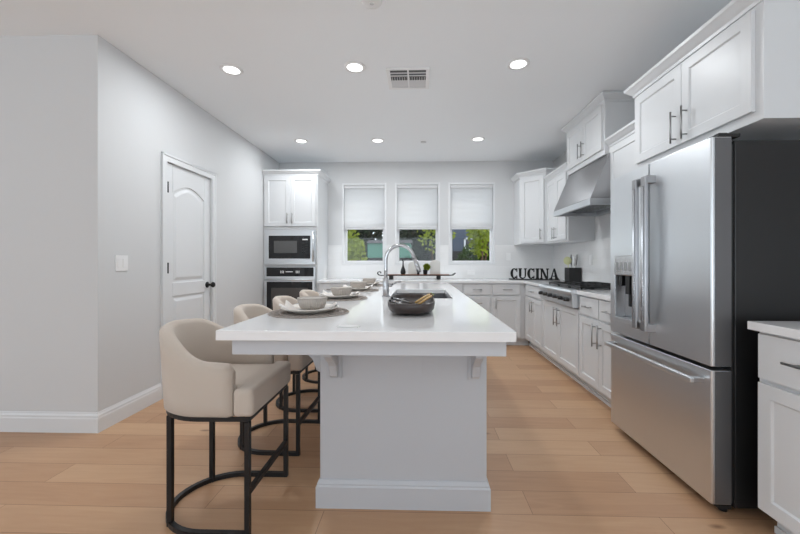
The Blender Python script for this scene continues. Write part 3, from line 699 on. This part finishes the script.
# ------------------------------------------------------------------ place settings
MX = -.558
def placemat(label):
    b = MB(); z = .0022; K = 26
    for sgn in (1, -1):
        for k in range(K):
            a0 = 2*PI*k/K; pts = []
            for i in range(7):
                t = i/6; rr = .055+.14*t; a = a0+sgn*.55*t; pts.append((rr*math.cos(a), rr*math.sin(a), .003+(.0016 if sgn > 0 else 0)))
            b.tube(pts, .0021, n=4, cap=False)
    for rr in (.055, .150, .196): b.tube([(rr*math.cos(2*PI*i/48), rr*math.sin(2*PI*i/48), .004) for i in range(48)], .0028, n=6, closed=True)
    b.lathe([(.055, .0005), (.055, .005), (.001, .005)], n=32)
    return tag(b.build('round_placemat', 'placemat'), label, 'placemat', 'round woven placemats on the island')
def plate(label):
    b = MB().lathe([(.085, 0), (.088, .003), (.100, .006), (.140, .020), (.143, .023), (.140, .0245), (.100, .0105), (.085, .008), (.002, .008)], n=48)
    return tag(b.build('dinner_plate', 'plate'), label, 'plate', 'cream dinner plates on the placemats')
def bowl(label):
    b = MB().lathe([(.046, 0), (.054, .003), (.062, .014), (.069, .034), (.074, .054)], n=144, flute=(36, .022))
    b.lathe([(.074, .054), (.0755, .056), (.0735, .058), (.0715, .057), (.066, .036), (.055, .018), (.036, .009), (.002, .008)], n=64)
    return tag(b.build('ribbed_bowl', 'bowl'), label, 'bowl', 'ribbed bowls on the napkins')
def napkin(label, seed):
    rnd = random.Random(seed); nx, ny = 46, 22; ph = [rnd.random()*6 for _ in range(6)]; vs = []
    for j in range(ny):
        for i in range(nx):
            u = i/(nx-1)*2-1; v = j/(ny-1)*2-1
            wd = .030+.055*abs(u)**1.2                                  # gathered waist
            x = u*.128+.006*math.sin(4*v+ph[0]); y = v*wd+.006*math.sin(5*u+ph[1])
            fold = (math.sin(v*7.5+ph[2]+u*1.5)*.5+.5)*.010*(.25+abs(u))+(math.sin(v*15+u*4+ph[3])*.5+.5)*.005*abs(u)+.004*(math.sin(u*9+ph[4])*.5+.5)*abs(u)
            rad = math.hypot(x, y); basez = .0035 if rad < .088 else .0035+max(0, rad-.10)*.42
            k = max(0, 1-max(0, .07-rad)/.02) if rad < .07 else 1
            z = basez+fold*min(1, max(0, (rad-.050)/.03)); vs.append((x, y, z))
    fs = [(j*nx+i, j*nx+i+1, (j+1)*nx+i+1, (j+1)*nx+i) for j in range(ny-1) for i in range(nx-1)]
    b = MB(); b.add(vs, fs, True); o = b.build('linen_napkin', 'napkin')
    so_ = o.modifiers.new('thick', 'SOLIDIFY'); so_.thickness = .0022; so_.offset = 1
    return tag(o, label, 'napkin', 'white napkins under the bowls')
pos = ['at the nearest place setting', 'at the second place setting from the camera', 'at the third place setting from the camera', 'at the farthest place setting']
for k, y in enumerate((1.835, 2.56, 3.28, 3.98)):
    z = .9155; xm = (-.558, -.566, -.566, -.566)[k]
    if k == 0: pm, pt = placemat('round grey woven placemat '+pos[0]), plate('cream dinner plate '+pos[0]); bw = bowl('ribbed grey bowl '+pos[0])
    else:
        pm = dup(pm, (0, 0, 0), 'round grey woven placemat '+pos[k]); pt = dup(pt, (0, 0, 0), 'cream dinner plate '+pos[k]); bw = dup(bw, (0, 0, 0), 'ribbed grey bowl '+pos[k])
    pm.location = (xm, y, z); pt.location = (xm+.004, y, z+.0075)
    np_ = napkin('white linen napkin '+pos[k], k+3); np_.location = (xm+.004, y-.004, z+.0075+.0055); np_.rotation_euler = (0, 0, .15-.1*k)
    bw.location = (xm+.014, y+.004, z+.0075+.0125)

# ------------------------------------------------------------------ serving dish with utensils
r = thing('serving_bowl', 'low dark brown serving bowl near the front of the island top', 'bowl', (-.042, 1.99, .9155))
def rr_loop(hx, hy, e, n=48):
    L_ = []
    for i in range(n):
        a = 2*PI*i/n; c, s = math.cos(a), math.sin(a); L_.append((hx*math.copysign(abs(c)**(2/e), c), hy*math.copysign(abs(s)**(2/e), s)))
    return L_
prof = [(.62, .70, 0), (.80, .85, .004), (.96, .97, .022), (1, 1, .044), (1, 1, .058), (.97, .98, .061), (.945, .955, .058), (.92, .935, .044), (.82, .85, .020), (.62, .68, .011), (.02, .02, .010)]
b = MB(); vs = []; n = 48
for fx, fy, z in prof: vs += [(x*fx, y*fy, z) for x, y in rr_loop(.122, .290, 3.6)]
b.add(vs, [(i*n+k, i*n+(k+1) % n, (i+1)*n+(k+1) % n, (i+1)*n+k) for i in range(len(prof)-1) for k in range(n)], True); b.add(vs, [tuple(range(n))[::-1], tuple(range((len(prof)-1)*n, len(prof)*n))])
b.build('vessel', 'traydark', r)
def server(label, p0, p1, rad, hm, bm_, cap=.16):
    p0, p1 = Vector(p0), Vector(p1); d = p1-p0
    r = thing('serving_utensil', label, 'utensil', tuple(p0), 0, 'serving utensils in the dark bowl')
    MB().tube([(0, 0, 0), d*.5+Vector((0, 0, .002)), d*(1-cap)], [rad, rad*1.1, rad], 12).build('handle', hm, r)
    MB().tube([d*(1-cap)*1.001, d*(1-cap*.5)], rad*1.02, 12).build('band', bm_, r)
    MB().tube([d*(1-cap*.5)*1.001, d], [rad*1.02, rad*.7], 12).build('end_cap', 'plantgreen' if hm == 'bamboo' else 'black', r)
server('light wood handled serving utensil in the dark bowl, rear one', (-.020, 1.95, .957), (.072, 2.16, .988), .0062, 'bamboo', 'walnut')
server('light wood handled serving utensil in the dark bowl, front one', (-.006, 1.86, .957), (.078, 2.06, .988), .0062, 'bamboo', 'walnut')
server('grey metal utensil at the left of the dark bowl, front one', (-.056, 1.82, .948), (-.150, 1.80, .984), .0055, 'nickel', 'nickel')
server('grey metal utensil at the left of the dark bowl, rear one', (-.040, 1.96, .948), (-.150, 1.93, .984), .0055, 'nickel', 'nickel')

# ------------------------------------------------------------------ riser tray on the back worktop
TYc = 5.42; tz = .9155
r = thing('riser_tray', 'long narrow black riser tray with curled ends under the middle window', 'tray', (-.02, TYc, tz))
b = MB(); b.box(-.50, .46, -.075, .075, .0642, .074)
b.build('board', 'walnut', r, bevel=.002)
MB().prism([(.46, .064), (.505, .070), (.545, .098), (.552, .094), (.512, .060), (.46, .054), (-.50, .054), (-.50, .064)], 'y', -.078, .078).build('metal_base', 'black', r)
b = MB()
cur = [(-.50, .060), (-.545, .058), (-.585, .064), (-.605, .085), (-.598, .108), (-.575, .116), (-.555, .104), (-.560, .090)]
for i in range(len(cur)-1):
    pass
for yy in (-.04, .04): MB().tube([(x, yy, z) for x, z in cur], .006, 8).build('curled_end', 'black', r)
for x in (-.40, .30): MB().box(x-.03, x+.03, -.06, .06, .0, .0535).build('foot', 'black', r, bevel=.004)
zt = tz+.0745
r = thing('bottle_vase', 'dark slender necked bottle vase with a curved stem on the riser tray', 'vase', (-.245, TYc, zt))
MB().lathe([(.026, 0), (.036, .010), (.040, .035), (.032, .075), (.015, .115), (.009, .150), (.009, .178), (.012, .182), (.004, .182)], n=24).build('body', 'black', r)
MB().tube([(0, 0, .178), (.006, 0, .195), (-.010, 0, .200), (.02, 0, .235), (.05, 0, .262), (.09, 0, .272)], [.006, .012, .008, .005, .004, .003], 8).build('stopper', 'black', r)
def board(label, x, w_, h, m='marble'):
    pl = [(-w_/2, 0), (w_/2, 0), (w_/2, h-w_*.36)]+[(w_/2*math.cos(a), h-w_*.36+w_*.36*math.sin(a)) for a in [PI*i/14 for i in range(1, 14)]]+[(-w_/2, h-w_*.36)]
    return tag(MB().prism(pl, 'y', -.02, .02).build('arched_canister', m, bevel=.004, loc=(x, TYc+.02, zt)), label, 'canister', 'pale arched canisters on the riser tray')
board('pale arched canister on the tray, left of the small plant', -.105, .125, .185)
board('taller pale arched canister on the tray, right of the small plant', .232, .150, .215)
r = thing('potted_plant', 'small round green plant in a black pot on the riser tray', 'potted plant', (.085, TYc-.02, zt))
MB().lathe([(.028, 0), (.036, .060), (.038, .066), (.032, .066), (.030, .058), (.003, .058)], n=20).build('pot', 'black', r)
def leafball(b, c, R, n, size, rnd, flat=1.0):
    for _ in range(n):
        d_ = Vector((rnd.gauss(0, 1), rnd.gauss(0, 1), rnd.gauss(0, 1))).normalized(); p = Vector(c)+Vector((d_.x*R[0], d_.y*R[1], d_.z*R[2]))*(rnd.random()**.4)
        t = Vector((rnd.gauss(0, 1), rnd.gauss(0, 1), rnd.gauss(0, 1))).normalized(); u = t.cross(d_).normalized(); s_ = size*(.6+.8*rnd.random())
        q = (d_*.4+t*.6).normalized(); u2 = q.cross(u).normalized()
        b.add([p-u*s_*.35, p+u2*s_*.5+u*0, p+u*s_*.35, p-u2*s_*.5], [(0, 1, 2, 3)])
rnd = random.Random(5)
b = MB(); leafball(b, (.02, 0, .108), (.052, .045, .052), 420, .026, rnd); b.build('foliage', 'leaf_lime', r)
MB().tube([(0, 0, .058), (.008, 0, .08), (.018, 0, .10)], .003, 6).build('stem', 'bark', r)
r = thing('pump_bottle', 'small black and clear bottle on the riser tray behind the spray head', 'bottle', (-.020, TYc-.05, zt))
MB().lathe([(.018, 0), (.020, .01), (.020, .060), (.008, .075), (.008, .085), (.001, .085)], n=16).build('body', 'black', r)
MB().cyl((0, 0, .085), (0, 0, .125), .004, 8).box(-.02, .006, -.006, .006, .120, .130).build('pump', 'black', r)

# ------------------------------------------------------------------ CUCINA sign
A_, B_ = Vector((1.345, 5.44)), Vector((1.945, 5.16)); dirv = B_-A_; SL = dirv.length
r = thing('word_sign', 'freestanding black block letter sign reading CUCINA on the corner worktop', 'sign', (A_.x, A_.y, .9155), math.atan2(dirv.y, dirv.x))
r.empty_display_size = .1
MB().box(-.02, SL+.02, -.022, .022, 0, .014).build('base_bar', 'ink', r)
LH = .152; z0 = .0142
def let_C(b, x, w_):
    cx = x+w_/2; cz = z0+LH/2; n = 22; a0, a1 = .75, 2*PI-.75; P1 = []; P2 = []
    for i in range(n+1):
        a = a0+(a1-a0)*i/n; P1.append((cx+w_/2*math.cos(a), cz+LH/2*math.sin(a)))
        tw = .028+.0*abs(math.cos(a)); P2.append((cx+(w_/2-.036)*math.cos(a), cz+(LH/2-.014)*math.sin(a)))
    for i in range(n):
        q = [P1[i], P1[i+1], P2[i+1], P2[i]]; b.prism(q, 'y', -.012, .012)
    b.box(cx+w_*.30, cx+w_*.42, -.012, .012, cz+LH*.16, z0+LH); b.box(cx+w_*.30, cx+w_*.42, -.012, .012, z0, cz-LH*.20)
def let_U(b, x, w_):
    b.box(x+.008, x+.040, -.012, .012, z0+.04, z0+LH); b.box(x+w_-.028, x+w_-.010, -.012, .012, z0+.04, z0+LH)
    b.box(x, x+.048, -.012, .012, z0+LH-.016, z0+LH); b.box(x+w_-.038, x+w_, -.012, .012, z0+LH-.016, z0+LH)
    cx = (x+.010+x+w_-.012)/2; ro = (w_-.022)/2; n = 12
    for i in range(n):
        a, a2 = PI+PI*i/n, PI+PI*(i+1)/n
        b.prism([(cx+ro*math.cos(a), z0+.041+.041*math.sin(a)), (cx+ro*math.cos(a2), z0+.041+.041*math.sin(a2)), (cx+(ro-.018)*math.cos(a2)+.004, z0+.041+.026*math.sin(a2)), (cx+(ro-.018)*math.cos(a)+.004, z0+.041+.026*math.sin(a))], 'y', -.012, .012)
def let_I(b, x, w_):
    b.box(x+w_/2-.017, x+w_/2+.017, -.012, .012, z0, z0+LH); b.box(x, x+w_, -.012, .012, z0, z0+.016); b.box(x, x+w_, -.012, .012, z0+LH-.016, z0+LH)
def let_N(b, x, w_):
    b.box(x+.010, x+.028, -.012, .012, z0, z0+LH); b.box(x+w_-.028, x+w_-.010, -.012, .012, z0, z0+LH)
    b.prism([(x+.008, z0+LH), (x+.038, z0+LH), (x+w_-.012, z0), (x+w_-.042, z0)], 'y', -.012, .012)
    b.box(x, x+.036, -.012, .012, z0, z0+.016); b.box(x, x+.03, -.012, .012, z0+LH-.016, z0+LH); b.box(x+w_-.036, x+w_, -.012, .012, z0+LH-.016, z0+LH)
def let_A(b, x, w_):
    c = x+w_/2
    b.prism([(c-.008, z0+LH), (c+.012, z0+LH), (x+w_-.006, z0), (x+w_-.046, z0)], 'y', -.012, .012)
    b.prism([(c-.006, z0+LH), (c+.006, z0+LH), (x+.030, z0), (x+.010, z0)], 'y', -.012, .012)
    b.box(x+.028, x+w_-.032, -.012, .012, z0+.038, z0+.050)
    b.box(x-.002, x+.038, -.012, .012, z0, z0+.016); b.box(x+w_-.05, x+w_, -.012, .012, z0, z0+.016)
ws = [('C', .106), ('U', .116), ('C', .106), ('I', .052), ('N', .118), ('A', .122)]; x = 0; gap = (SL-sum(w_ for _, w_ in ws))/5
for ch, w_ in ws:
    b = MB(); {'C': let_C, 'U': let_U, 'I': let_I, 'N': let_N, 'A': let_A}[ch](b, x, w_); b.build('letter', 'ink', r); x += w_+gap

# utensil crock
r = thing('utensil_holder', 'square black utensil holder on the worktop left of the rangetop', 'utensil holder', (1.972, 4.76, .9155))
MB().ringslab((-.075, .075, -.075, .075), (-.068, .068, -.068, .068), .008, .185).box(-.075, .075, -.075, .075, 0, .008).build('body', 'charcoal', r, bevel=.002)
def tool(label, x, y, hx, top, m, head):
    o = thing('kitchen_utensil', label, 'utensil', (1.972+x, 4.76+y, .9245), 0, 'utensils standing in the black holder')
    MB().tube([(0, 0, 0), (hx*.6, 0, top*.6)], .006, 8).build('handle', m, o)
    if head == 'disc': MB().lathe([(.002, -.004), (.05, -.003), (.052, 0), (.05, .003), (.002, .004)], (hx, 0, top-.01), 24, axis='y').build('head', m, o); MB().tube([(hx*.6, 0, top*.6), (hx*.85, 0, top*.85)], .005, 8).build('shaft', m, o)
    else: MB().tube([(hx*.6, 0, top*.6), (hx*.8, 0, top*.8), (hx, 0, top)], [.006, .013, .010], 10).build('head', m, o)
tool('pale yellow round slotted spoon in the black holder', -.045, -.02, -.030, .275, 'spatula', 'disc')
tool('grey spatula upright in the middle of the black holder', -.015, .0, -.005, .345, 'nickel', 'spoon')
tool('white spoon upright in the black holder', .015, -.02, -.002, .325, 'plastic', 'spoon')
tool('grey spoon leaning right in the black holder', .035, .02, .028, .345, 'nickel', 'spoon')

# ------------------------------------------------------------------ switches and outlets
def wallplate(label, loc, rz, w_, h, n, cat='outlet', name='wall_outlet'):
    r = thing(name, label, cat, loc, rz); MB().box(-w_/2, w_/2, -.006, -.0003, -h/2, h/2).build('cover_plate', 'plastic', r, bevel=.0015)
    for k in range(n): x = (k-(n-1)/2)*.046; MB().box(x-.016, x+.016, -.0095, -.006, -.033, .033).build('rocker' if cat == 'switch' else 'socket', 'plastic', r, bevel=.001)
wallplate('white double light switch on the left wall before the door', (XL, 2.65, 1.165), PI/2, .115, .116, 2, 'switch', 'light_switch')
wallplate('white outlet on the back wall below the corner cabinet', (1.375, YB-.008, 1.255), 0, .07, .115, 1)
wallplate('white outlet on the tile under the right window', (.80, YB-.008, 1.01), 0, .115, .072, 2)
wallplate('white outlet on the right wall tile behind the rangetop', (XR-.008, 4.45, 1.20), RZ, .07, .115, 1)

# ------------------------------------------------------------------ ceiling fittings
def downlight(label):
    r = thing('recessed_light', label, 'ceiling light', (0, 0, 0), 0, 'recessed ceiling lights')
    MB().lathe([(.088, -.0005), (.088, -.003), (.068, -.008), (.063, -.006), (.063, -.0005)], n=36).build('trim_ring', 'plastic', r)
    MB().lathe([(.0625, -.0005), (.0625, -.005), (.002, -.005)], n=32).build('lens', 'lamp', r)
    return r
LP = [(-1.53, 2.93, 'recessed ceiling light nearest the camera on the left'), (-.52, 2.92, 'recessed ceiling light left of the air vent'), (.78, 2.91, 'recessed ceiling light nearest the camera on the right'),
      (-1.53, 4.68, 'far recessed ceiling light above the oven tower side'), (-.54, 4.69, 'far recessed ceiling light in the middle of the row'), (.744, 4.67, 'far recessed ceiling light on the right near the hood')]
for k, (x, y, l) in enumerate(LP):
    dl_ = downlight(l) if k == 0 else dup(dl_, (0, 0, 0), l); dl_.location = (x, y, H)
    a = area('recessed_light_beam', (x, y, H-.012), (.14, .14), 9, (0, 0, -1), (.93, .97, 1), 'DISK')
r = thing('ceiling_vent', 'white square ceiling air vent between the near recessed lights', 'vent', (-.095, 3.115, H))
MB().ringslab((-.178, .178, -.175, .175), (-.148, .148, -.150, .150), -.010, -.0005).box(-.006, .006, -.15, .15, -.009, -.0005).build('frame', 'plastic', r, bevel=.002)
MB().box(-.148, .148, -.15, .15, -.0025, -.0006).build('duct_opening', 'grey', r)
for k in range(2):
    y = -.105+k*.045
    MB().prism([(y, -.0028), (y+.004, -.0095), (y+.0065, -.0095), (y+.003, -.0028)], 'x', -.148, .148).build('louver', 'shadecap', r)
for k in range(14):
    x = -.136+k*.0209
    if abs(x) > .008: MB().box(x-.0015, x+.0015, -.03, .022, -.0092, -.0028).build('fin', 'plastic', r)
for k in range(5):
    y = .024+k*.0245
    MB().prism([(y, -.0030), (y+.022, -.0075), (y+.024, -.0070), (y+.003, -.0026)], 'x', -.148, .148).build('louver', 'shadecap', r)
r = thing('smoke_detector', 'round white smoke detector at the top edge of the ceiling', 'smoke detector', (-.285, 2.175, H))
MB().lathe([(.062, -.0005), (.062, -.010), (.052, -.020), (.02, -.022), (.002, -.022)], n=36).build('housing', 'plastic', r)
MB().lathe([(.012, -.0222), (.012, -.025), (.001, -.025)], n=16).build('test_button', 'shadecap', r)
tag(MB().lathe([(.038, -.0005), (.038, -.004), (.030, -.006), (.002, -.006)], n=24).build('sprinkler_cover', 'shadecap', loc=(.05, 4.77, H)), 'small flat round sprinkler cover in the ceiling before the windows', 'sprinkler')

# ------------------------------------------------------------------ outside the windows
GZ = -.25
struct(MB().box(-14, 14, YB+.16, 26, GZ-.1, GZ).build('ground', 'soil'))
b = MB()
for k in range(90): x = -9+k*.2; b.box(x, x+.19, 15.0, 15.03, GZ, 1.62)
f_ = thing('board_fence', 'dark weathered board fence behind the garden', 'fence', (0, 0, 0)); b.build('boards', 'fence', f_)
b = MB(); b.box(-9, 9, 15.03, 15.08, .2, .29); b.box(-9, 9, 15.03, 15.08, 1.3, 1.39); b.build('rail', 'fence', f_)
# neighbour's house
h = thing('neighbor_house', 'blue grey sided house with a white framed window beyond the garden', 'house', (0, 0, 0))
b = MB(); hx0, hx1 = 1.0, 9.0
b.box(hx0, hx1, 17.0, 23, GZ, 4.6)
for k in range(30): z = GZ+.1+k*.16; b.prism([(17.0, z), (16.975, z), (16.99, z+.155), (17.0, z+.155)], 'x', hx0, hx1)
b.build('walls', 'siding', h)
b = MB(); wx0, wx1, wz0, wz1 = 2.05, 2.62, 1.70, 2.30
b.box(wx0, wx0+.08, 16.93, 16.995, wz0, wz1); b.box(wx1-.08, wx1, 16.93, 16.995, wz0, wz1); b.box(wx0, wx1, 16.93, 16.995, wz1-.08, wz1); b.box(wx0, wx1, 16.93, 16.995, wz0, wz0+.08)
wf = b.build('window', 'trim', h); MB().box(wx0+.08, wx1-.08, 16.95, 16.96, wz0+.08, wz1-.08).build('pane', 'blackglass', wf)
MB().prism([(16.6, 4.55), (23.4, 4.55), (20, 6.2)], 'x', hx0-.4, hx1+.4).build('roof', 'roofing', h)
# teal shed
s = thing('garden_shed', 'low teal garden shed beyond the left and middle windows', 'shed', (-.93, 11.6, GZ))
MB().box(-.62, .62, -.45, .45, 0, 1.55).build('walls', 'fence', s)
MB().box(-.66, .66, -.50, .50, 1.55, 2.0).build('upper_panel', 'teal', s, bevel=.01)
MB().prism([(-.56, 2.0), (.56, 2.0), (0, 2.12)], 'x', -.70, .70).build('roof', 'roofing', s)
def tree(name, label, x, y, trunk_h, R, n, m, seed, cat='tree', size=.16, tr=.07, group=None, centers=None):
    rnd = random.Random(seed); t = thing(name, label, cat, (x, y, GZ), 0, group)
    MB().tube([(0, 0, 0), (rnd.uniform(-.1, .1), 0, trunk_h*.5), (rnd.uniform(-.15, .15), 0, trunk_h+R[2]*.5)], [tr, tr*.8, tr*.4], 8).build('trunk', 'bark', t)
    b = MB()
    for (cx, cy, cz, f) in (centers or [(0, 0, 0, 1)]): leafball(b, (cx, cy, trunk_h+R[2]*.8+cz), (R[0]*f, R[1]*f, R[2]*f), int(n*f), size, rnd)
    b.build('foliage', m, t)
tree('garden_shrub', 'bright yellow green shrub close outside the left window', -1.66, 8.3, .5, (.46, .4, 1.0), 1500, 'leaf_lime', 1, 'shrub', .11, .04)
tree('garden_tree', 'dark leafy tree behind the teal shed', -2.75, 13.6, 1.0, (1.35, .7, 2.2), 5000, 'leaf_dark', 2, size=.26, group='trees beyond the windows')
tree('garden_tree', 'dark leafy tree filling the middle window', .08, 13.6, .6, (1.05, .7, 2.4), 6000, 'leaf_dark', 3, size=.24, group='trees beyond the windows')
tree('garden_tree', 'lime green branches at the top of the middle window', .42, 9.4, 1.75, (.5, .4, .55), 300, 'leaf_lime', 4, size=.10, tr=.02, group='trees beyond the windows')
tree('garden_tree', 'brown trunked tree with lime crown outside the right window', 1.50, 9.3, 1.65, (.30, .3, .6), 420, 'leaf_lime', 6, size=.11, tr=.055, group='trees beyond the windows')
tree('garden_tree', 'pale trunked tree at the right side of the right window', 1.82, 10.4, 1.75, (.42, .4, .7), 600, 'leaf_lime', 8, size=.11, tr=.045, group='trees beyond the windows')
tree('garden_shrub', 'low mixed green shrub under the right window', .95, 8.9, .15, (.42, .3, .50), 800, 'leaf_mid', 9, 'shrub', .10, .03)
tree('garden_shrub', 'dense dark shrub behind the tree trunks at the right window', 1.95, 12.0, .3, (.85, .5, 1.0), 2800, 'leaf_mid', 10, 'shrub', .10, .04)
